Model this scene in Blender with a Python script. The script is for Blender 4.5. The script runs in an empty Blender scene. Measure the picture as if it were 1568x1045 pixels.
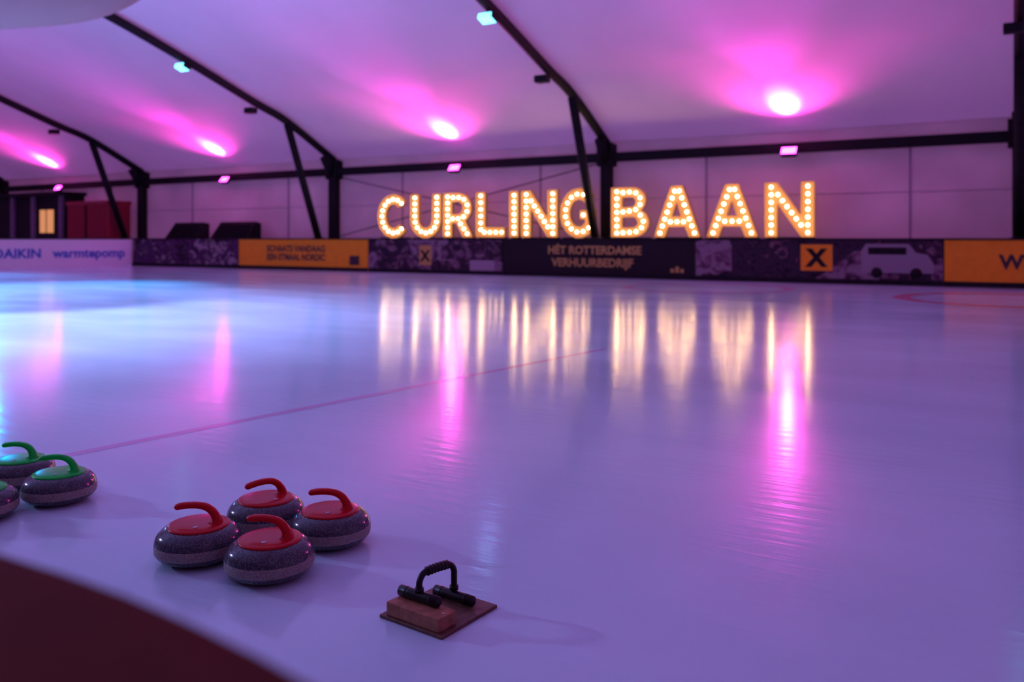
import bpy, math, random
from mathutils import Vector, Matrix
random.seed(4)
SC = bpy.context.scene
ALPHA = math.atan(0.59)
C, S = math.cos(ALPHA), math.sin(ALPHA)
Y0 = 26.3           # tent side wall distance
WORLD_FROM_WALL = Matrix.Translation((0, Y0, 0)) @ Matrix.Rotation(-ALPHA, 4, 'Z')

# ------------------------------------------------------------------ materials
def new_mat(name):
    m = bpy.data.materials.new(name); m.use_nodes = True
    nt = m.node_tree
    return m, nt, nt.nodes, nt.links, nt.nodes['Principled BSDF']

def pmat(name, col, rough=0.5, metal=0.0, emis=None, estr=0.0, noise=0.0, nscale=8.0, bump=0.0, spec=0.5):
    m, nt, N, L, p = new_mat(name)
    p.inputs['Base Color'].default_value = (*col, 1)
    p.inputs['Roughness'].default_value = rough
    p.inputs['Metallic'].default_value = metal
    p.inputs['Specular IOR Level'].default_value = spec
    if emis:
        p.inputs['Emission Color'].default_value = (*emis, 1)
        p.inputs['Emission Strength'].default_value = estr
    if noise > 0 or bump > 0:
        tc = N.new('ShaderNodeTexCoord'); nz = N.new('ShaderNodeTexNoise')
        nz.inputs['Scale'].default_value = nscale; nz.inputs['Detail'].default_value = 5
        L.new(tc.outputs['Object'], nz.inputs['Vector'])
        if noise > 0:
            r = N.new('ShaderNodeValToRGB')
            r.color_ramp.elements[0].position = 0.3; r.color_ramp.elements[1].position = 0.7
            r.color_ramp.elements[0].color = (*[c*(1-noise) for c in col], 1)
            r.color_ramp.elements[1].color = (*[min(1, c*(1+noise)) for c in col], 1)
            L.new(nz.outputs['Fac'], r.inputs['Fac']); L.new(r.outputs['Color'], p.inputs['Base Color'])
        if bump > 0:
            b = N.new('ShaderNodeBump'); b.inputs['Strength'].default_value = bump; b.inputs['Distance'].default_value = 0.01
            L.new(nz.outputs['Fac'], b.inputs['Height']); L.new(b.outputs['Normal'], p.inputs['Normal'])
    return m

def membrane(name, col, trans=0.5, nscale=0.25):
    m, nt, N, L, p = new_mat(name)
    out = N['Material Output']; N.remove(p)
    d = N.new('ShaderNodeBsdfDiffuse'); t = N.new('ShaderNodeBsdfTranslucent'); mx = N.new('ShaderNodeMixShader')
    tc = N.new('ShaderNodeTexCoord'); nz = N.new('ShaderNodeTexNoise')
    nz.inputs['Scale'].default_value = nscale; nz.inputs['Detail'].default_value = 4
    mp = N.new('ShaderNodeMapping'); mp.inputs['Scale'].default_value = (1, 0.6, 1)
    L.new(tc.outputs['Object'], mp.inputs['Vector']); L.new(mp.outputs['Vector'], nz.inputs['Vector'])
    r = N.new('ShaderNodeValToRGB')
    r.color_ramp.elements[0].position = 0.3; r.color_ramp.elements[1].position = 0.75
    r.color_ramp.elements[0].color = (*[c*0.80 for c in col], 1); r.color_ramp.elements[1].color = (*col, 1)
    L.new(nz.outputs['Fac'], r.inputs['Fac'])
    L.new(r.outputs['Color'], d.inputs['Color']); L.new(r.outputs['Color'], t.inputs['Color'])
    nz2 = N.new('ShaderNodeTexNoise'); nz2.inputs['Scale'].default_value = 1.2
    L.new(tc.outputs['Object'], nz2.inputs['Vector'])
    b = N.new('ShaderNodeBump'); b.inputs['Strength'].default_value = 0.25; b.inputs['Distance'].default_value = 0.08
    L.new(nz2.outputs['Fac'], b.inputs['Height']); L.new(b.outputs['Normal'], d.inputs['Normal'])
    mx.inputs[0].default_value = trans
    L.new(d.outputs[0], mx.inputs[1]); L.new(t.outputs[0], mx.inputs[2]); L.new(mx.outputs[0], out.inputs['Surface'])
    return m

def granite(name, dark, light, rough, thr=0.56):
    m, nt, N, L, p = new_mat(name)
    tc = N.new('ShaderNodeTexCoord')
    a = N.new('ShaderNodeTexNoise'); a.inputs['Scale'].default_value = 330; a.inputs['Detail'].default_value = 4
    b = N.new('ShaderNodeTexVoronoi'); b.inputs['Scale'].default_value = 240
    L.new(tc.outputs['Object'], a.inputs['Vector']); L.new(tc.outputs['Object'], b.inputs['Vector'])
    r = N.new('ShaderNodeValToRGB'); r.color_ramp.elements[0].position = thr-0.12; r.color_ramp.elements[1].position = thr+0.14
    r.color_ramp.elements[0].color = (*dark, 1); r.color_ramp.elements[1].color = (*light, 1)
    L.new(a.outputs['Fac'], r.inputs['Fac'])
    mx = N.new('ShaderNodeMix'); mx.data_type = 'RGBA'; mx.blend_type = 'MULTIPLY'; mx.inputs[0].default_value = 0.25
    L.new(r.outputs['Color'], mx.inputs[6]); L.new(b.outputs['Color'], mx.inputs[7])
    L.new(mx.outputs[2], p.inputs['Base Color']); p.inputs['Roughness'].default_value = rough
    return m

def ice_material(name, base):
    m, nt, N, L, p = new_mat(name)
    tc = N.new('ShaderNodeTexCoord')
    mp = N.new('ShaderNodeMapping'); mp.inputs['Scale'].default_value = (0.5, 1.2, 1); mp.inputs['Rotation'].default_value = (0, 0, 0.4)
    L.new(tc.outputs['Object'], mp.inputs['Vector'])
    n1 = N.new('ShaderNodeTexNoise'); n1.inputs['Scale'].default_value = 0.9; n1.inputs['Detail'].default_value = 7
    L.new(mp.outputs['Vector'], n1.inputs['Vector'])
    r = N.new('ShaderNodeValToRGB'); r.color_ramp.elements[0].position = 0.25; r.color_ramp.elements[1].position = 0.75
    r.color_ramp.elements[0].color = (*[c*0.86 for c in base], 1); r.color_ramp.elements[1].color = (*base, 1)
    L.new(n1.outputs['Fac'], r.inputs['Fac']); L.new(r.outputs['Color'], p.inputs['Base Color'])
    rr = N.new('ShaderNodeMapRange'); rr.inputs[1].default_value = 0.3; rr.inputs[2].default_value = 0.7
    rr.inputs[3].default_value = 0.11; rr.inputs[4].default_value = 0.16
    L.new(n1.outputs['Fac'], rr.inputs[0]); L.new(rr.outputs[0], p.inputs['Roughness'])
    p.inputs['IOR'].default_value = 1.40
    mp2 = N.new('ShaderNodeMapping'); mp2.inputs['Scale'].default_value = (1.0, 9.0, 1); mp2.inputs['Rotation'].default_value = (0, 0, 0.4)
    L.new(tc.outputs['Object'], mp2.inputs['Vector'])
    n2 = N.new('ShaderNodeTexNoise'); n2.inputs['Scale'].default_value = 2.2; n2.inputs['Detail'].default_value = 4
    L.new(mp2.outputs['Vector'], n2.inputs['Vector'])
    b = N.new('ShaderNodeBump'); b.inputs['Strength'].default_value = 0.15; b.inputs['Distance'].default_value = 0.01
    L.new(n2.outputs['Fac'], b.inputs['Height']); L.new(b.outputs['Normal'], p.inputs['Normal'])
    return m

def collage(name, seed, cols):
    """printed photo-collage banner"""
    m, nt, N, L, p = new_mat(name)
    tc = N.new('ShaderNodeTexCoord'); mp = N.new('ShaderNodeMapping')
    mp.inputs['Location'].default_value = (seed*3.7, 0, seed); mp.inputs['Scale'].default_value = (1, 1, 1.3)
    L.new(tc.outputs['Object'], mp.inputs['Vector'])
    v = N.new('ShaderNodeTexVoronoi'); v.inputs['Scale'].default_value = 0.9; v.distance = 'MANHATTAN'
    n = N.new('ShaderNodeTexNoise'); n.inputs['Scale'].default_value = 2.6; n.inputs['Detail'].default_value = 4; n.inputs['Distortion'].default_value = 1.5
    L.new(mp.outputs['Vector'], v.inputs['Vector']); L.new(mp.outputs['Vector'], n.inputs['Vector'])
    sep = N.new('ShaderNodeSeparateColor'); L.new(v.outputs['Color'], sep.inputs[0])
    ad = N.new('ShaderNodeMath'); ad.operation = 'MULTIPLY_ADD'; ad.inputs[1].default_value = 0.4
    L.new(sep.outputs[0], ad.inputs[0]); L.new(n.outputs['Fac'], ad.inputs[2])
    r = N.new('ShaderNodeValToRGB'); e = r.color_ramp.elements
    e[0].position = 0.42; e[0].color = (*cols[0], 1); e[1].position = 0.92; e[1].color = (*cols[-1], 1)
    for i, c in enumerate(cols[1:-1]):
        x = e.new(0.42 + 0.5*(i+1)/(len(cols)-1)); x.color = (*c, 1)
    L.new(ad.outputs[0], r.inputs['Fac']); L.new(r.outputs['Color'], p.inputs['Base Color'])
    p.inputs['Roughness'].default_value = 0.5
    p.inputs['Specular IOR Level'].default_value = 0.2
    return m

# ------------------------------------------------------------------ mesh builder
class MB:
    def __init__(s): s.v = []; s.f = []; s.m = []; s.sm = []
    def add(s, vs, fs, mat=0, smooth=False, M=None):
        o = len(s.v)
        for v in vs:
            v = Vector(v); s.v.append(tuple(M @ v) if M is not None else tuple(v))
        for f in fs:
            s.f.append([i+o for i in f]); s.m.append(mat); s.sm.append(smooth)
    def box(s, lo, hi, mat=0, M=None, bev=0.0):
        (x0, y0, z0), (x1, y1, z1) = lo, hi
        if bev <= 0:
            vs = [(x0,y0,z0),(x1,y0,z0),(x1,y1,z0),(x0,y1,z0),(x0,y0,z1),(x1,y0,z1),(x1,y1,z1),(x0,y1,z1)]
            fs = [(0,3,2,1),(4,5,6,7),(0,1,5,4),(1,2,6,5),(2,3,7,6),(3,0,4,7)]
            s.add(vs, fs, mat, False, M); return
        import bmesh
        bm = bmesh.new(); bmesh.ops.create_cube(bm, size=1)
        for v in bm.verts:
            v.co = Vector(((x0+x1)/2+v.co.x*(x1-x0), (y0+y1)/2+v.co.y*(y1-y0), (z0+z1)/2+v.co.z*(z1-z0)))
        bmesh.ops.bevel(bm, geom=bm.edges[:], offset=bev, segments=3, affect='EDGES', profile=0.5)
        bm.verts.index_update()
        s.add([v.co.copy() for v in bm.verts], [[v.index for v in f.verts] for f in bm.faces], mat, False, M); bm.free()
    def tube(s, pts, rad, seg=12, mat=0, closed=False, M=None, smooth=True, sx=1.0, sy=1.0):
        pts = [Vector(p) for p in pts]; n = len(pts)
        if not hasattr(rad, '__len__'): rad = [rad]*n
        vs = []; fs = []; up = None
        for i, p in enumerate(pts):
            a = pts[(i-1) % n] if (closed or i > 0) else p
            b = pts[(i+1) % n] if (closed or i < n-1) else p
            t = (b-a).normalized()
            if up is None:
                up = Vector((0,0,1)) if abs(t.z) < 0.9 else Vector((1,0,0))
            side = t.cross(up).normalized(); up = side.cross(t).normalized()
            for k in range(seg):
                an = 2*math.pi*k/seg
                vs.append(p + side*math.cos(an)*rad[i]*sx + up*math.sin(an)*rad[i]*sy)
        rings = n if closed else n-1
        for i in range(rings):
            for k in range(seg):
                a = i*seg+k; b = i*seg+(k+1) % seg
                c = ((i+1) % n)*seg+(k+1) % seg; d = ((i+1) % n)*seg+k
                fs.append((a, b, c, d))
        if not closed:
            fs.append(list(range(seg))[::-1]); fs.append([(n-1)*seg+k for k in range(seg)])
        s.add(vs, fs, mat, smooth, M)
    def lathe(s, prof, seg=48, mats=0, M=None, smooth=True):
        vs = []; idx = []
        for r, z in prof:
            if r < 1e-6: idx.append([len(vs)]); vs.append((0,0,z))
            else:
                idx.append(list(range(len(vs), len(vs)+seg)))
                for k in range(seg):
                    a = 2*math.pi*k/seg; vs.append((r*math.cos(a), r*math.sin(a), z))
        o = len(s.v)
        for i in range(len(prof)-1):
            A, B = idx[i], idx[i+1]; mt = mats if isinstance(mats, int) else mats[i]
            for k in range(seg):
                k2 = (k+1) % seg
                if len(A) == 1 and len(B) == 1: continue
                if len(A) == 1: f = (A[0], B[k2], B[k])
                elif len(B) == 1: f = (A[k], A[k2], B[0])
                else: f = (A[k], A[k2], B[k2], B[k])
                s.f.append([j+o for j in f]); s.m.append(mt); s.sm.append(smooth)
        for v in vs:
            v = Vector(v); s.v.append(tuple(M @ v) if M is not None else tuple(v))
    def sphere(s, c, r, mat=0, seg=10, rings=6, M=None):
        prof = [(max(0, r*math.sin(math.pi*i/rings)) if 0 < i < rings else 0, -r*math.cos(math.pi*i/rings)) for i in range(rings+1)]
        T = Matrix.Translation(c)
        s.lathe(prof, seg, mat, (M @ T) if M is not None else T)
    def obj(s, name, mats, M=None):
        me = bpy.data.meshes.new(name); me.from_pydata(s.v, [], s.f); me.update()
        for m in mats: me.materials.append(m)
        me.polygons.foreach_set('material_index', s.m)
        me.polygons.foreach_set('use_smooth', s.sm); me.update()
        ob = bpy.data.objects.new(name, me); SC.collection.objects.link(ob)
        if M is not None: ob.matrix_world = M
        return ob

def catmull(P, n=8):
    P = [Vector(p) for p in P]; Q = [P[0]*2-P[1]] + P + [P[-1]*2-P[-2]]; out = []
    for i in range(1, len(Q)-2):
        for k in range(n):
            t = k/n; a, b, c, d = Q[i-1], Q[i], Q[i+1], Q[i+2]
            out.append(0.5*((2*b)+(c-a)*t+(2*a-5*b+4*c-d)*t*t+(3*b-a-3*c+d)*t**3))
    out.append(P[-1]); return out

def fill2d(loops, ext):
    cu = bpy.data.curves.new('tmp', 'CURVE'); cu.dimensions = '2D'; cu.fill_mode = 'BOTH'; cu.extrude = ext
    for lp in loops:
        sp = cu.splines.new('POLY'); sp.points.add(len(lp)-1); sp.use_cyclic_u = True
        for i, (x, y) in enumerate(lp): sp.points[i].co = (x, y, 0, 1)
    ob = bpy.data.objects.new('tmp', cu); SC.collection.objects.link(ob)
    bpy.context.view_layer.update()
    me = bpy.data.meshes.new_from_object(ob.evaluated_get(bpy.context.evaluated_depsgraph_get()))
    vs = [v.co.copy() for v in me.vertices]; fs = [list(p.vertices) for p in me.polygons]
    bpy.data.objects.remove(ob); bpy.data.curves.remove(cu); bpy.data.meshes.remove(me)
    return vs, fs

def text2d(txt, size, ext=0.003, bold=0.0):
    cu = bpy.data.curves.new('tmp', 'FONT'); cu.body = txt; cu.size = size; cu.extrude = ext; cu.offset = bold
    cu.align_x = 'CENTER'; cu.resolution_u = 3
    ob = bpy.data.objects.new('tmp', cu); SC.collection.objects.link(ob)
    bpy.context.view_layer.update()
    me = bpy.data.meshes.new_from_object(ob.evaluated_get(bpy.context.evaluated_depsgraph_get()))
    vs = [v.co.copy() for v in me.vertices]; fs = [list(p.vertices) for p in me.polygons]
    bpy.data.objects.remove(ob); bpy.data.curves.remove(cu); bpy.data.meshes.remove(me)
    return vs, fs

RX90 = Matrix.Rotation(math.pi/2, 4, 'X')

# ------------------------------------------------------------------ palette
M_ice = ice_material('ice', (0.62, 0.90, 0.98))
M_roof = membrane('roof_fabric', (0.88, 0.72, 0.80), 0.32)
M_wall = membrane('wall_fabric', (0.92, 0.78, 0.78), 0.45, 0.6)
M_steel = pmat('dark_steel', (0.010, 0.008, 0.012), 0.6, 0.0, noise=0.3, spec=0.15)
M_seam = pmat('wall_seam', (0.36, 0.26, 0.34), 0.6)
M_deck = pmat('deck_black', (0.012, 0.010, 0.014), 0.7, noise=0.3, spec=0.2)
M_rubber = pmat('rubber_floor', (0.03, 0.025, 0.03), 0.8, noise=0.3)
M_brown = pmat('maroon_board', (0.10, 0.018, 0.009), 0.75, noise=0.12, nscale=20, spec=0.1)
M_red = pmat('red_plastic', (0.55, 0.002, 0.012), 0.25, spec=0.2)
M_green = pmat('green_plastic', (0.0, 0.70, 0.07), 0.25, spec=0.2)
M_gran = granite('granite_polished', (0.026, 0.036, 0.048), (0.26, 0.31, 0.35), 0.15, 0.58)
M_band = granite('granite_band', (0.18, 0.15, 0.13), (0.48, 0.42, 0.38), 0.5, 0.5)
M_bolt = pmat('badge_metal', (0.5, 0.5, 0.55), 0.25, 0.9)
M_wood = pmat('dark_wood_plate', (0.13, 0.065, 0.04), 0.55, noise=0.35, nscale=40, bump=0.2)
M_wood2 = pmat('block_wood', (0.36, 0.17, 0.095), 0.6, noise=0.3, nscale=35, bump=0.2, spec=0.2)
M_blackp = pmat('black_foam', (0.006, 0.0055, 0.007), 0.38, spec=0.3)
M_pinkL = pmat('pink_led_lens', (0.8, 0.2, 0.7), 0.3, emis=(1, 0.022, 0.75), estr=30)
M_blueL = pmat('cyan_led_lens', (0.2, 0.7, 0.9), 0.3, emis=(0.12, 0.62, 0.8), estr=4)
M_face = pmat('letter_face_glow', (0.25, 0.10, 0.03), 0.6, emis=(1, 0.40, 0.12), estr=0.45)  # weak emission stands in for bulb light falling on the face
M_rim = pmat('letter_rim', (0.42, 0.25, 0.16), 0.5)
M_bulb = pmat('warm_bulb', (1, 0.85, 0.6), 0.3, emis=(1, 0.66, 0.30), estr=26)
M_orange = pmat('orange_banner', (0.95, 0.36, 0.02), 0.5, noise=0.06, spec=0.2)
M_lilac = pmat('white_banner', (0.85, 0.78, 0.9), 0.45)
M_blackban = pmat('black_banner', (0.018, 0.010, 0.015), 0.5, spec=0.2)
M_txtdark = pmat('print_dark', (0.04, 0.02, 0.03), 0.5)
M_txtblue = pmat('print_blue', (0.03, 0.12, 0.55), 0.5)
M_txtyel = pmat('print_yellow', (0.55, 0.32, 0.09), 0.5)
M_white = pmat('print_white', (0.28, 0.22, 0.28), 0.5)
M_col1 = collage('banner_collage_a', 1.3, [(0.008,0.006,0.012),(0.03,0.015,0.035),(0.10,0.03,0.12),(0.02,0.015,0.03),(0.30,0.22,0.28)])
M_col2 = collage('banner_collage_b', 4.1, [(0.008,0.006,0.012),(0.05,0.025,0.05),(0.015,0.01,0.022),(0.16,0.07,0.12),(0.26,0.18,0.24)])
M_contain = pmat('red_container', (0.34, 0.015, 0.04), 0.5, noise=0.15)
M_kiosk = pmat('kiosk_panel', (0.16, 0.12, 0.2), 0.6, noise=0.2)
M_warmwin = pmat('warm_window', (0.9, 0.6, 0.2), 0.4, emis=(1, 0.45, 0.12), estr=0.5)
M_duct = membrane('duct_fabric', (0.36, 0.19, 0.20), 0.1)
M_redline = pmat('ice_line_red', (0.60, 0.46, 0.68), 0.16, spec=0.45)
M_redring = pmat('ice_ring_red', (0.62, 0.16, 0.28), 0.18, spec=0.4)

W = WORLD_FROM_WALL
# ------------------------------------------------------------------ floor and ice (wall frame: x=L, y=-w)
b = MB(); b.box((-40, -31, -0.30), (32, 1.0, -0.012)); b.obj('floor', [M_rubber], W)
b = MB(); b.box((-30, -22.36, -0.10), (27, -1.60, 0.0)); b.obj('ice_rink', [M_ice], W)

def strip(p0, p1, wd, z=0.0008):
    p0 = Vector((*p0, z)); p1 = Vector((*p1, z)); d = (p1-p0).normalized(); n = Vector((-d.y, d.x, 0))*wd/2
    return [p0-n, p1-n, p1+n, p0+n], [(0,1,2,3)]
b = MB(); b.add(*strip((-2.9, 3.26), (0.9, 8.20), 0.075)); b.obj('ice_marking_line', [M_redline])
def ring(cx, cy, r, wd, mat, name):
    b = MB(); n = 96; vs = []; fs = []
    for i in range(n):
        a = 2*math.pi*i/n
        for rr in (r-wd, r): vs.append((rr*math.cos(a), rr*math.sin(a), 0.0015))
    for i in range(n):
        j = (i+1) % n; fs.append((2*i, 2*i+1, 2*j+1, 2*j))
    b.add(vs, fs); b.obj(name, [mat], Matrix.Translation((cx, cy, 0)))
ring(8.7, 14.7, 1.93, 0.30, M_redring, 'curling_house_ring')
ring(4.2, 18.3, 1.83, 0.25, M_redline, 'curling_house_ring')

# ------------------------------------------------------------------ tent
half = [(0, 3.83), (2.25, 4.92), (3.7, 5.38), (6.35, 6.27), (9.2, 7.12), (12.2, 7.75), (15, 7.98)]
prof = half + [(30-w, z) for w, z in half[-2::-1]]
sm = catmull([(0, -w, z) for w, z in prof], 5)
roofp = [Vector((0, 0.32, 3.66))] + sm + [Vector((0, -30.32, 3.66))]
b = MB(); Ls = [-34.1 + i*1.0 for i in range(65)] + [30.1]; vs = []; fs = []; m = len(roofp)
frames = [-28.4, -17.9, -7.3, 3.2, 13.5, 24.0]
for Lx in Ls:
    dmin = min(abs(Lx-f) for f in frames)
    sag = 0.10*math.sin(min(1, dmin/5.2)*math.pi/2)
    for p in roofp: vs.append((Lx, p.y, p.z + 0.20 - sag*0.7))
for i in range(len(Ls)-1):
    for j in range(m-1):
        fs.append((i*m+j, i*m+j+1, (i+1)*m+j+1, (i+1)*m+j))
b.add(vs, fs, 0, True); b.obj('ceiling', [M_roof], W)

def wall_panel(name, vs, fs, mats=[M_wall]):
    b = MB(); b.add(vs, fs); return b.obj(name, mats, W)
b = MB(); b.box((-34, 0.20, -0.01), (30, 0.24, 3.90))
seamL = [-25.4, -20.2, -15.0, -9.7, -4.4, 0.9, 6.1, 11.2, 16.4]
for L_ in seamL: b.box((L_-0.025, 0.17, 1.05), (L_+0.025, 0.2, 3.4), 1)
b.box((-34, 0.18, 2.2), (30, 0.2, 2.215), 1)
b.obj('wall_far', [M_wall, M_seam], W)
b = MB(); b.box((-34, -30.24, -0.01), (30, -30.2, 3.90)); b.obj('wall_near', [M_wall], W)
for nm, Lx in (('wall_left', -34), ('wall_right', 30)):
    n = len(sm); vs = [(Lx, p.y, -0.01) for p in sm] + [(Lx, p.y, p.z+0.2) for p in sm]
    wall_panel(nm, vs, [(j, j+1, n+j+1, n+j) for j in range(n-1)])

for i, Lx in enumerate(frames):
    b = MB()
    for sgn in (0, 1):
        y = lambda w: -(30-w) if sgn else -w
        b.box((Lx-0.15, y(0)-0.15, 0.0), (Lx+0.15, y(0)+0.15, 3.85), 0, bev=0.02)
        b.box((Lx-0.24, y(0)-0.2, 3.15), (Lx+0.24, y(0)+0.2, 3.80), 0, bev=0.02)
        zb = 1.05 if not sgn else 0.0
        b.tube([(Lx, y(0.78), zb), (Lx, y(2.25), 4.85)], 0.125, 10)
        b.tube([(Lx, y(0.78), zb), (Lx, y(0.78), zb+0.04)], 0.2, 10)
        b.tube([(Lx, y(0.1), 3.3), (Lx, y(0.5), 3.9)], 0.16, 8)
        b.box((Lx-0.30, y(3.7)-0.14, 5.02), (Lx+0.04, y(3.7)+0.14, 5.2), 0, bev=0.02)
    b.tube([(Lx, p.y, p.z) for p in sm], 0.125, 10)
    b.obj('tent_frame', [M_steel], W)
b = MB(); b.box((-34, -0.12, 3.28), (30, 0.12, 3.54), 0, bev=0.02)
b.obj('eave_beam', [M_steel], W)
b = MB(); b.box((-34, -30.12, 3.30), (30, -29.88, 3.52), 0, bev=0.02); b.obj('eave_beam', [M_steel], W)
b = MB()
b.tube([(-7.1, -0.13, 3.24), (3.0, -0.13, 1.1)], 0.018, 6); b.tube([(3.0, -0.13, 3.24), (-7.1, -0.13, 1.1)], 0.018, 6)
b.obj('bracing_cable', [M_steel], W)

b = MB(); b.box((-16, -1.56, -0.01), (27, -0.16, 1.05)); b.obj('walkway_deck', [M_deck], W)

# ------------------------------------------------------------------ LED floods (pink) + ceiling lamps + spots, some added as ice fill
def add_spot(loc, target, power, col, size, blend=1.0, rad=0.08, name='flood', spec=1.0):
    l = bpy.data.lights.new(name, 'SPOT'); l.energy = power; l.color = col; l.spot_size = math.radians(size); l.spot_blend = blend
    l.shadow_soft_size = rad; l.specular_factor = spec
    o = bpy.data.objects.new(name, l); SC.collection.objects.link(o)
    loc = W @ Vector(loc); target = W @ Vector(target)
    o.location = loc; o.rotation_euler = (target-loc).to_track_quat('-Z', 'Y').to_euler()
    return o
PINKS = [-23.1, -12.4, -1.85, 8.45, 18.7]
for Lx in PINKS:
    b = MB(); T = Matrix.Translation((Lx, -0.42, 3.27)) @ Matrix.Rotation(math.radians(-38), 4, 'X')
    b.box((-0.2, -0.05, -0.12), (0.2, 0.06, 0.12), 0, T, bev=0.015)
    b.box((-0.18, -0.062, -0.10), (0.18, -0.052, 0.10), 1, T)
    for k in range(6): b.box((-0.17+k*0.06, 0.06, -0.10), (-0.15+k*0.06, 0.10, 0.10), 0, T)
    b.tube([(Lx-0.22, -0.42, 3.27), (Lx-0.22, -0.14, 3.4), (Lx+0.22, -0.14, 3.4), (Lx+0.22, -0.42, 3.27)], 0.015, 6)
    b.obj('led_floodlight', [M_steel, M_pinkL], W)
    add_spot((Lx, -0.55, 3.42), (Lx, -0.90, 4.4), 2300, (1, 0.18, 0.80), 46, 1.0, 0.1, 'pink_flood_lamp', 0.4)
    add_spot((Lx, -0.60, 3.38), (Lx, -4.2, 5.3), 1400, (1, 0.03, 0.75), 48, 1.0, 0.1, 'pink_flood_lamp', 0.2)
    add_spot((Lx, -0.60, 3.38), (Lx, -4.4, 6.2), 950, (1, 0.05, 0.60), 135, 0.8, 0.1, 'pink_flood_lamp', 0.0)
BLUES = [(-17.9, 6.35), (-7.3, 6.35), (3.2, 6.5), (13.5, 6.35), (-7.3, 23.65), (3.2, 23.65), (-7.3, 15.0), (3.2, 15.0), (-17.9, 15.0)]  # ridge and near-side fixtures are added, out of view, to go with the ice fill
for Lx, w in BLUES:
    zf = 6.02 if w != 15.0 else 7.73
    b = MB(); T = Matrix.Translation((Lx, -w, zf)) @ Matrix.Rotation(math.radians(-20), 4, 'X')
    b.box((-0.19, -0.13, -0.06), (0.19, 0.13, 0.06), 0, T, bev=0.015)
    b.box((-0.17, -0.14, -0.075), (0.17, 0.11, -0.061), 1, T)
    b.box((-0.17, -0.142, -0.06), (0.17, -0.131, 0.045), 1, T)
    b.tube([(Lx, -w, zf+0.02), (Lx, -w, zf+0.22)], 0.03, 8)
    b.obj('led_ceiling_lamp', [M_steel, M_blueL], W)
add_spot((-17.9, -6.4, 5.80), (-10.5, -11.8, 0), 7500, (0.0, 0.34, 0.9), 55, 1.0, 0.2, 'blue_lamp', 0.0)
add_spot((-7.3, -6.4, 5.80), (-3.8, -12.8, 0), 8000, (0.0, 0.34, 0.9), 58, 1.0, 0.2, 'blue_lamp', 0.0)
add_spot((3.2, -6.5, 5.80), (3.2, -10.5, 0), 400, (0.3, 0.3, 1), 90, 1.0, 0.2, 'blue_lamp', 0.3)
for Lx, w, zf in ((-7.3, 23.65, 5.8), (3.2, 23.65, 5.8), (3.2, 15.0, 7.5), (-7.3, 15.0, 7.5)):  # added out-of-view spots that brighten the foreground ice
    add_spot((Lx, -w, zf), (Lx*0.4, -w*0.6-8, 0), 6300, (0.40, 0.44, 1), 112, 1.0, 0.25, 'added_ice_fill')

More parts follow.
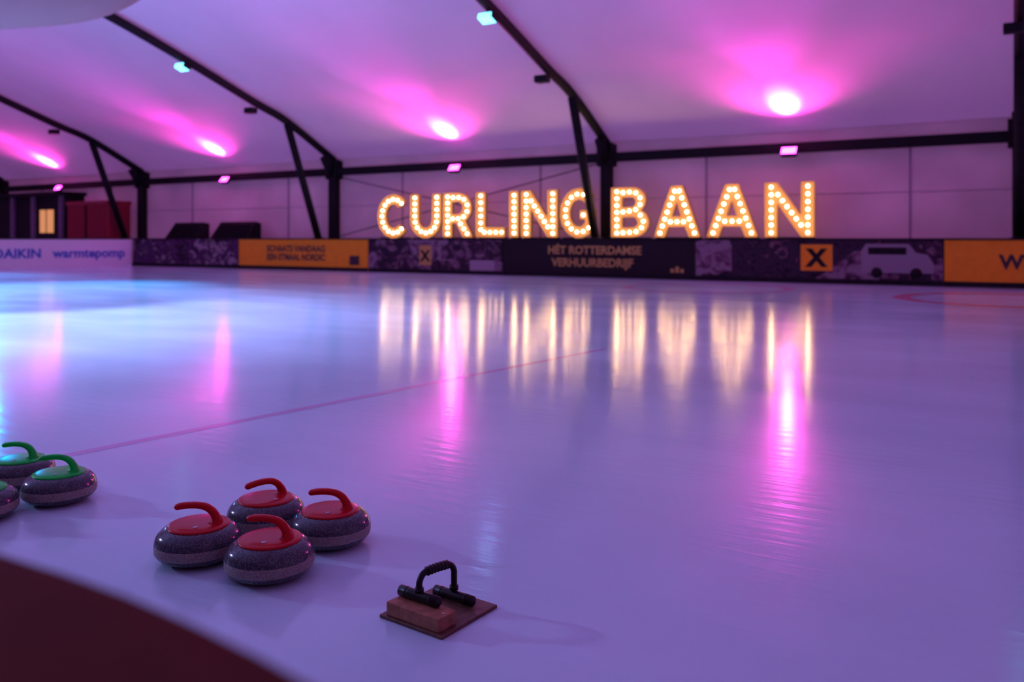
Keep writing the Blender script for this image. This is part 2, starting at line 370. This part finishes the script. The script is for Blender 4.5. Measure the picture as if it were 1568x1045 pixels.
# ------------------------------------------------------------------ marquee letters
def arc(cx, cy, rx, ry, a0, a1, n=18):
    return [(cx+rx*math.cos(math.radians(a0+(a1-a0)*i/n)), cy+ry*math.sin(math.radians(a0+(a1-a0)*i/n))) for i in range(n+1)]
def glyph(ch):
    if ch == 'I': return [[(0,0),(0.24,0),(0.24,1),(0,1)]], [[(0.12,0.09),(0.12,0.91)]], 0.24
    if ch == 'L': return [[(0,0),(0.74,0),(0.74,0.22),(0.25,0.22),(0.25,1),(0,1)]], [[(0.125,0.92),(0.125,0.11),(0.66,0.11)]], 0.74
    if ch == 'N': return [[(0,0),(0.24,0),(0.24,0.60),(0.65,0),(0.89,0),(0.89,1),(0.65,1),(0.65,0.40),(0.24,1),(0,1)]], [[(0.12,0.08),(0.12,0.92)],[(0.24,0.78),(0.65,0.22)],[(0.77,0.08),(0.77,0.92)]], 0.89
    if ch == 'A': return [[(0,0),(0.25,0),(0.325,0.20),(0.675,0.20),(0.75,0),(1,0),(0.63,1),(0.37,1)],[(0.40,0.40),(0.50,0.68),(0.60,0.40)]], [[(0.13,0.08),(0.45,0.90)],[(0.55,0.90),(0.87,0.08)],[(0.36,0.30),(0.64,0.30)]], 1.0
    if ch == 'U':
        o = [(0,1)] + arc(0.44,0.42,0.44,0.44,180,360) + [(0.88,1),(0.63,1)] + arc(0.44,0.42,0.19,0.20,360,180) + [(0.25,1)]
        return [o], [[(0.125,0.92)] + arc(0.44,0.42,0.315,0.32,180,360) + [(0.755,0.92)]], 0.88
    if ch == 'C':
        o = arc(0.47,0.5,0.47,0.52,42,318,30) + arc(0.47,0.5,0.22,0.28,318,42,24)
        return [o], [arc(0.47,0.5,0.345,0.40,48,312,30)], 0.86
    if ch == 'G':
        o = arc(0.47,0.5,0.47,0.52,42,308,30) + [(0.86,0.15),(0.86,0.56),(0.50,0.56),(0.50,0.37),(0.63,0.37)] + arc(0.47,0.5,0.22,0.28,312,42,24)
        return [o], [arc(0.47,0.5,0.345,0.40,48,300,30)+[(0.74,0.22),(0.74,0.46),(0.57,0.46)]], 0.88
    if ch == 'R':
        o = [(0,0),(0.25,0),(0.25,0.32),(0.38,0.32),(0.55,0),(0.82,0),(0.62,0.37)] + arc(0.42,0.66,0.36,0.34,-45,90,14) + [(0,1)]
        h = [(0.25,0.52),(0.25,0.80)] + arc(0.42,0.66,0.13,0.14,90,-90,10)
        return [o,h], [[(0.12,0.08),(0.12,0.92)],[(0.12,0.90)]+arc(0.42,0.66,0.25,0.24,90,-90,12)+[(0.26,0.42)],[(0.48,0.30),(0.66,0.08)]], 0.82
    if ch == 'B':
        o = [(0,0)] + arc(0.48,0.29,0.36,0.29,-90,62,12) + arc(0.46,0.745,0.31,0.255,-50,90,12) + [(0,1)]
        h1 = [(0.25,0.19),(0.25,0.40)] + arc(0.47,0.295,0.12,0.105,90,-90,8)
        h2 = [(0.25,0.60),(0.25,0.80)] + arc(0.45,0.70,0.10,0.10,90,-90,8)
        return [o,h1,h2], [[(0.12,0.08),(0.12,0.92)],[(0.26,0.90)]+arc(0.45,0.72,0.20,0.19,90,-90,10)+[(0.26,0.51)],arc(0.47,0.30,0.24,0.20,80,-90,10)+[(0.26,0.09)]], 0.84
def resample(path, sp):
    P = [Vector(p) for p in path]; d = [0]
    for a, c in zip(P, P[1:]): d.append(d[-1]+(c-a).length)
    n = max(1, round(d[-1]/sp)); out = []
    for k in range(n+1):
        t = d[-1]*k/n
        for i in range(len(P)-1):
            if t <= d[i+1]+1e-9:
                f = (t-d[i])/max(1e-9, d[i+1]-d[i]); out.append(P[i].lerp(P[i+1], f)); break
    return out
H = 1.39
def letter(ch, L0, L1):
    loops, paths, wd = glyph(ch); sx = (L1-L0)/wd
    lp = [[(x*sx, y*H) for x, y in l] for l in loops]
    b = MB()
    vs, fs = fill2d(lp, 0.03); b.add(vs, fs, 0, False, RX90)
    for l in lp:                      # raised rim
        n = len(l); vs = []; fs = []
        for x, y in l: vs += [(x, y, -0.05), (x, y, 0.09)]
        for i in range(n): j = (i+1) % n; fs.append((2*i, 2*j, 2*j+1, 2*i+1))
        b.add(vs, fs, 1, False, RX90)
        b.tube([(x, y, 0.09) for x, y in l], 0.014, 6, 1, closed=True, M=RX90)
    done = []
    for p in paths:
        for q in resample([(x*sx, y*H) for x, y in p], 0.205):
            if any((q-r).length < 0.13 for r in done): continue
            done.append(q)
            b.sphere((q.x, q.y, 0.085), 0.042, 2, 10, 6, RX90)
            b.tube([(q.x, q.y, 0.03), (q.x, q.y, 0.055)], 0.03, 8, 1, M=RX90)
    b.box((0.02, 0.03, -0.035), (wd*sx-0.02, 0.14, 0.0), 3)
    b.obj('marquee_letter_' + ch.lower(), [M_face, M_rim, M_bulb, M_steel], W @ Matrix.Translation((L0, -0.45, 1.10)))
word = [('C',-4.883,-3.66),('U',-3.521,-2.30),('R',-2.223,-1.09),('L',-0.985,0.06),('I',0.219,0.55),('N',0.64,1.87),('G',1.956,3.10),
        ('B',3.579,4.72),('A',4.85,6.17),('A',6.33,7.70),('N',7.86,9.10)]
for ch, a, c in word: letter(ch, a, c)

# ------------------------------------------------------------------ rink boards with banners
def banner(name, L0, L1, mats, deco=None):
    b = MB(); b.box((L0+0.012, -1.68, 0.0), (L1-0.012, -1.60, 1.03), 0)
    b.box((L0+0.001, -1.71, 1.03), (L1-0.001, -1.57, 1.07), 1, bev=0.01)
    b.box((L0+0.012, -1.69, 0.0), (L1-0.012, -1.68, 0.12), 1)
    if deco: deco(b)
    return b.obj(name, mats, W)
def put_text(b, txt, size, cx, z, mat, squash=1.0, bold=0.01):
    vs, fs = text2d(txt, size, 0.002, bold)
    b.add([(v.x*squash, v.y, v.z) for v in vs], fs, mat, False, Matrix.Translation((cx, -1.683, z)) @ RX90)
def d_or(b):
    put_text(b, 'SCHAATS VANDAAG', 0.30, -7.5, 0.62, 2, 0.95); put_text(b, 'EEN ETMAAL NORDIC', 0.30, -7.5, 0.33, 2, 0.9)
    b.box((-5.1, -1.69, 0.2), (-4.7, -1.68, 0.5), 2)
def d_mid(b):
    put_text(b, 'HÉT ROTTERDAMSE', 0.31, 3.55, 0.64, 2, 1.0, 0.010); put_text(b, 'VERHUURBEDRIJF', 0.31, 3.5, 0.30, 2, 1.0, 0.010)
    for k in range(3): b.box((5.75+k*0.13, -1.69, 0.18), (5.84+k*0.13, -1.68, 0.28+0.06*(k % 2)), 2)
def d_c(b):
    b.box((9.0, -1.69, 0.30), (9.72, -1.68, 0.92), 2)
    vs, fs = text2d('X', 0.55, 0.002, 0.03); b.add(vs, fs, 1, False, Matrix.Translation((9.36, -1.695, 0.42)) @ RX90)
    vs, fs = fill2d([[(0,0),(1.5,0),(1.5,0.22),(1.38,0.42),(1.15,0.46),(1.0,0.66),(0.1,0.66),(0,0.5)]], 0.002)
    b.add(vs, fs, 3, False, Matrix.Translation((10.35, -1.685, 0.28)) @ RX90)
    for x in (10.68, 11.5): b.tube([(x, -1.695, 0.28), (x, -1.681, 0.28)], 0.12, 14, 1)
    b.box((10.5, -1.695, 0.70), (11.3, -1.687, 0.86), 1)
def d_b(b):
    b.box((-2.3, -1.69, 0.25), (-1.85, -1.68, 0.85), 2)
    vs, fs = text2d('X', 0.45, 0.002, 0.02); b.add(vs, fs, 1, False, Matrix.Translation((-2.08, -1.695, 0.38)) @ RX90)
    b.box((-0.45, -1.69, 0.1), (0.4, -1.68, 0.42), 3)
def d_www(b): put_text(b, 'WWW.XPERT.NL', 0.42, 14.75, 0.42, 2, 1.0, 0.015)
banner('rink_board_collage', -16.15, -10.24, [M_col1, M_deck])
banner('rink_board_orange', -10.24, -4.33, [M_orange, M_deck, M_txtdark], d_or)
banner('rink_board_collage', -4.33, 0.66, [M_col2, M_deck, M_txtyel, M_seam], d_b)
banner('rink_board_black', 0.66, 6.40, [M_blackban, M_deck, M_txtyel], d_mid)
banner('rink_board_collage', 6.40, 12.05, [M_col2, M_deck, M_orange, M_white], d_c)
banner('rink_board_orange', 12.05, 18.5, [M_orange, M_deck, M_txtdark], d_www)
banner('rink_board_collage', 18.5, 27.0, [M_col1, M_deck])
def board_between(name, p0, p1, mats, txts=()):
    p0 = Vector((*p0, 0)); p1 = Vector((*p1, 0)); d = p1-p0; ln = d.length; ang = math.atan2(d.y, d.x)
    b = MB(); b.box((0.01, 0.0, 0.0), (ln-0.01, 0.08, 1.03), 0); b.box((0, -0.03, 1.03), (ln, 0.11, 1.07), 1, bev=0.01)
    for t, size, cx, z, mt in txts:
        vs, fs = text2d(t, size, 0.002, 0.014); b.add(vs, fs, mt, False, Matrix.Translation((cx, -0.004, z)) @ RX90)
    return b.obj(name, mats, Matrix.Translation(p0) @ Matrix.Rotation(ang, 4, 'Z'))
board_between('rink_board_white', (-19.6, 29.04), (-14.80, 33.05), [M_lilac, M_deck, M_txtblue],
              [('DAIKIN', 0.46, 2.35, 0.36, 2), ('warmtepomp', 0.46, 4.75, 0.36, 2)])
board_between('rink_board_white', (-23.5, 25.7), (-19.65, 29.0), [M_lilac, M_deck])
board_between('rink_board_collage', (-26.6, 19.5), (-23.55, 25.65), [M_col1, M_deck])

# ------------------------------------------------------------------ things beyond the boards
def monitor(Lx, wd):
    b = MB(); sec = [(-1.05, 1.05), (-0.35, 1.05), (-0.35, 1.62), (-0.62, 1.68)]
    vs = [(Lx, y, z) for y, z in sec] + [(Lx+wd, y, z) for y, z in sec]
    vs = [(v[0]+(0.10 if i % 4 == 3 and v[0] == Lx else (0.05 if i % 4 == 2 and v[0] == Lx else 0)), v[1], v[2]) for i, v in enumerate(vs)]
    b.add(vs, [(0,1,2,3),(7,6,5,4),(0,4,5,1),(1,5,6,2),(2,6,7,3),(3,7,4,0)], 0)
    for k in range(9):
        t0 = 0.1+k*0.09
        y0 = -1.05+t0*0.43; z0 = 1.05+t0*0.63
        b.box((Lx+0.14, y0-0.03, z0), (Lx+wd-0.06, y0-0.005, z0+0.02), 1)
    b.obj('stage_monitor_speaker', [M_deck, M_steel], W)
monitor(-15.1, 1.75); monitor(-12.5, 1.95)

b = MB(); b.box((-21.0, -1.3, 0.0), (-18.25, -0.3, 2.55), 0)
for k in range(13): b.box((-20.95+k*0.2, -1.35, 0.12), (-20.85+k*0.2, -1.3, 2.43), 0, bev=0.01)
b.box((-21.05, -1.37, 2.45), (-18.2, -0.28, 2.6), 0); b.box((-19.7, -1.37, 0.1), (-19.65, -1.34, 2.45), 1)
b.obj('storage_container', [M_contain, M_steel], W)
b = MB(); b.box((-27.5, -1.2, 0.0), (-21.4, -0.3, 2.9), 0)
b.box((-27.6, -1.5, 2.9), (-21.3, -0.25, 3.05), 1)
for L_ in (-27.3, -25.2, -23.6, -21.55): b.box((L_-0.12, -1.32, 0.0), (L_+0.12, -1.2, 2.9), 2)
b.box((-23.2, -1.22, 1.3), (-22.2, -1.2, 2.3), 3); b.box((-22.72, -1.24, 1.3), (-22.68, -1.22, 2.3), 1)
b.box((-26.8, -1.22, 1.1), (-25.5, -1.2, 2.4), 1); b.box((-24.8, -1.22, 1.1), (-23.8, -1.2, 2.5), 1)
b.obj('bar_kiosk', [M_deck, M_steel, M_kiosk, M_warmwin], W)

# fabric air duct hanging top-left
b = MB()
dp = [(-5.05, 12.5, 5.36), (-5.3, 12.5, 5.34), (-5.7, 12.5, 5.30), (-6.5, 12.5, 5.22), (-7.7, 12.4, 5.10), (-10, 12.3, 4.98), (-13, 12.2, 4.95)]
P = catmull(dp, 6); n = len(P)
rad = [0.95*math.sqrt(max(0.0, 1-(1-min(1, (P[0]-p).length/1.9))**2)) + 0.01 for p in P]
b.tube(P, rad, 32)
b.tube([(-6.9, 12.5, 6.0), (-6.9, 12.5, 7.4)], 0.015, 6, 1); b.tube([(-10.5, 12.3, 5.9), (-10.5, 12.3, 7.0)], 0.015, 6, 1)
b.obj('air_duct', [M_duct, M_steel])

# ------------------------------------------------------------------ near board rail (maroon)
inner = [(-14.0, 8.66), (-6, 3.93), (-2.0, 1.56), (-0.9, 0.905), (-0.347, 0.575), (-0.285, 0.541), (-0.229, 0.507), (-0.177, 0.471), (-0.131, 0.436), (-0.09, 0.402), (0.0, 0.315), (0.10, 0.19), (0.20, 0.0), (0.25, -0.2), (0.27, -0.6), (0.27, -1.6)]
b = MB(); P = [Vector((*p, 0)) for p in inner]
def extr(sec, mat, smooth=False):
    vs = []; fs = []; m = len(sec)
    for i, p in enumerate(P):
        a = P[max(0, i-1)]; c = P[min(len(P)-1, i+1)]; t = (c-a).normalized(); o = Vector((t.y, -t.x, 0))
        if o.dot(Vector((-0.5, -0.86, 0))) < 0 and i < 11: o = -o
        for s_, z in sec: vs.append(p + o*s_ + Vector((0, 0, z)))
    for i in range(len(P)-1):
        for j in range(m):
            k = (j+1) % m; fs.append((i*m+j, i*m+k, (i+1)*m+k, (i+1)*m+j))
    fs.append(list(range(m))); fs.append([(len(P)-1)*m+j for j in range(m)][::-1])
    b.add(vs, fs, mat, smooth)
extr([(0.006, 0.81), (0.0, 0.818), (0.0, 0.852), (0.002, 0.857), (0.006, 0.859), (0.134, 0.859), (0.138, 0.857), (0.14, 0.852), (0.14, 0.81)], 0)
extr([(0.03, 0.0), (0.03, 0.81), (0.10, 0.81), (0.10, 0.0)], 0)
b.obj('near_rink_board', [M_brown])

# ------------------------------------------------------------------ curling stones
def stone(x, y, rot, mcap):
    b = MB()
    prof = [(0,0.004),(0.055,0.004),(0.061,0.0),(0.068,0.0),(0.080,0.002),(0.098,0.006),(0.114,0.012),(0.126,0.020),(0.1325,0.027),(0.1365,0.034),
            (0.1385,0.037),(0.1395,0.045),(0.1395,0.060),(0.139,0.066),
            (0.1375,0.072),(0.1350,0.081),(0.1305,0.090),(0.123,0.099),(0.113,0.1065),(0.102,0.111),(0.096,0.113),(0,0.113)]
    mats = [0]*9 + [1]*4 + [0]*8
    b.lathe(prof, 72, mats)
    b.lathe([(0.0985,0.109),(0.1005,0.1135),(0.0995,0.1165),(0.095,0.119),(0.08,0.1215),(0.05,0.1235),(0.0,0.124)], 64, 2)
    pts = [(0.058,0,0.112),(0.062,0,0.127),(0.058,0,0.143),(0.045,0,0.161),(0.024,0,0.1735),(-0.002,0,0.178),(-0.03,0,0.178),(-0.056,0,0.175),(-0.074,0,0.171),(-0.081,0,0.169)]
    rr = [0.034,0.022,0.0165,0.0145,0.0135,0.013,0.013,0.013,0.0115,0.004]
    Q = catmull(pts, 6); R = catmull([(r,0,0) for r in rr], 6)
    b.tube(Q, [max(0.002, q.x) for q in R], 20, 2, sx=1.1, sy=0.86)
    Tm = Matrix.Translation((0.012, -0.055, 0.1222))
    b.lathe([(0.0,0.0),(0.0085,0.0),(0.0085,0.0018),(0.006,0.0028),(0,0.003)], 20, 3, Tm)
    return b.obj('curling_stone', [M_gran, M_band, mcap, M_bolt], Matrix.Translation((x, y, 0.0)) @ Matrix.Rotation(math.radians(rot), 4, 'Z'))
stone(-0.770, 2.70, -14, M_red)
stone(-0.638, 2.985, -10, M_red)
stone(-1.047, 2.835, -2, M_red)
stone(-0.902, 3.115, 42, M_red)
stone(-1.845, 3.46, 0, M_green)
stone(-2.13, 3.675, -6, M_green)
stone(-2.04, 3.24, -5, M_green)
stone(-2.38, 3.49, -5, M_green)

# ------------------------------------------------------------------ curling hack / push handle on wooden plate
b = MB()
b.box((-0.116, -0.123, 0.0), (0.116, 0.123, 0.010), 0, bev=0.003)
b.box((-0.096, -0.116, 0.010), (0.098, -0.042, 0.048), 1, bev=0.003)
def foot(v, z, cu=0.0):
    b.tube([(cu-0.072, v, z), (cu-0.070, v, z), (cu-0.03, v, z), (cu+0.03, v, z), (cu+0.070, v, z), (cu+0.072, v, z)], [0.012,0.0155,0.0155,0.0155,0.0155,0.012], 20, 2)
    for s_ in (-0.045, 0.045): b.tube([(cu+s_-0.002, v, z), (cu+s_+0.002, v, z)], 0.0162, 20, 2)
foot(-0.062, 0.0640, -0.02); foot(0.066, 0.0265, 0.0)
v0, v1, u0, u1 = -0.062, 0.066, -0.02, 0.0
arch = catmull([(u0, v0, 0.062), (u0, v0, 0.085), (u0, v0+0.001, 0.103), (u0, v0+0.014, 0.120), (u0+0.004, v0+0.034, 0.127), (-0.01, 0.0, 0.127),
                (u1-0.004, v1-0.034, 0.127), (u1, v1-0.014, 0.120), (u1, v1-0.001, 0.103), (u1, v1, 0.08), (u1, v1, 0.03)], 6)
b.tube(arch, 0.0092, 16, 2)
g = catmull([(u0+0.003, v0+0.028, 0.1255), (-0.01, 0.0, 0.127), (u1-0.003, v1-0.028, 0.1255)], 12)
b.tube(g, [0.0125 + 0.0012*math.sin(i*1.6) for i in range(len(g))], 16, 2)
for (uu, vv, zz) in ((u0, v0, 0.076), (u1, v1, 0.045)): b.tube([(uu, vv, zz), (uu, vv, zz+0.012)], 0.013, 14, 2)
for sx_ in (-0.085, 0.085): b.tube([(sx_, -0.080, 0.048), (sx_, -0.080, 0.0495)], 0.004, 10, 3)
b.obj('curling_hack', [M_wood, M_wood2, M_blackp, M_bolt], Matrix.Translation((-0.208, 2.424, 0)) @ Matrix.Rotation(math.radians(-36), 4, 'Z'))

# ------------------------------------------------------------------ world + camera
wd = bpy.data.worlds.new('dusk_sky'); SC.world = wd; wd.use_nodes = True
bg = wd.node_tree.nodes['Background']; bg.inputs[0].default_value = (0.53, 0.22, 0.78, 1); bg.inputs[1].default_value = 0.85

cam = bpy.data.cameras.new('camera'); co = bpy.data.objects.new('camera', cam); SC.collection.objects.link(co)
cam.sensor_width = 36; cam.lens = 1300/1568*36; cam.shift_y = -157.5/1568
co.location = (0, 0, 1.07); co.rotation_euler = (math.pi/2, 0, 0)
cam.clip_start = 0.02; cam.clip_end = 200
cam.dof.use_dof = True; cam.dof.focus_distance = 2.75; cam.dof.aperture_fstop = 2.4
SC.camera = co
SC.view_settings.view_transform = 'Standard'
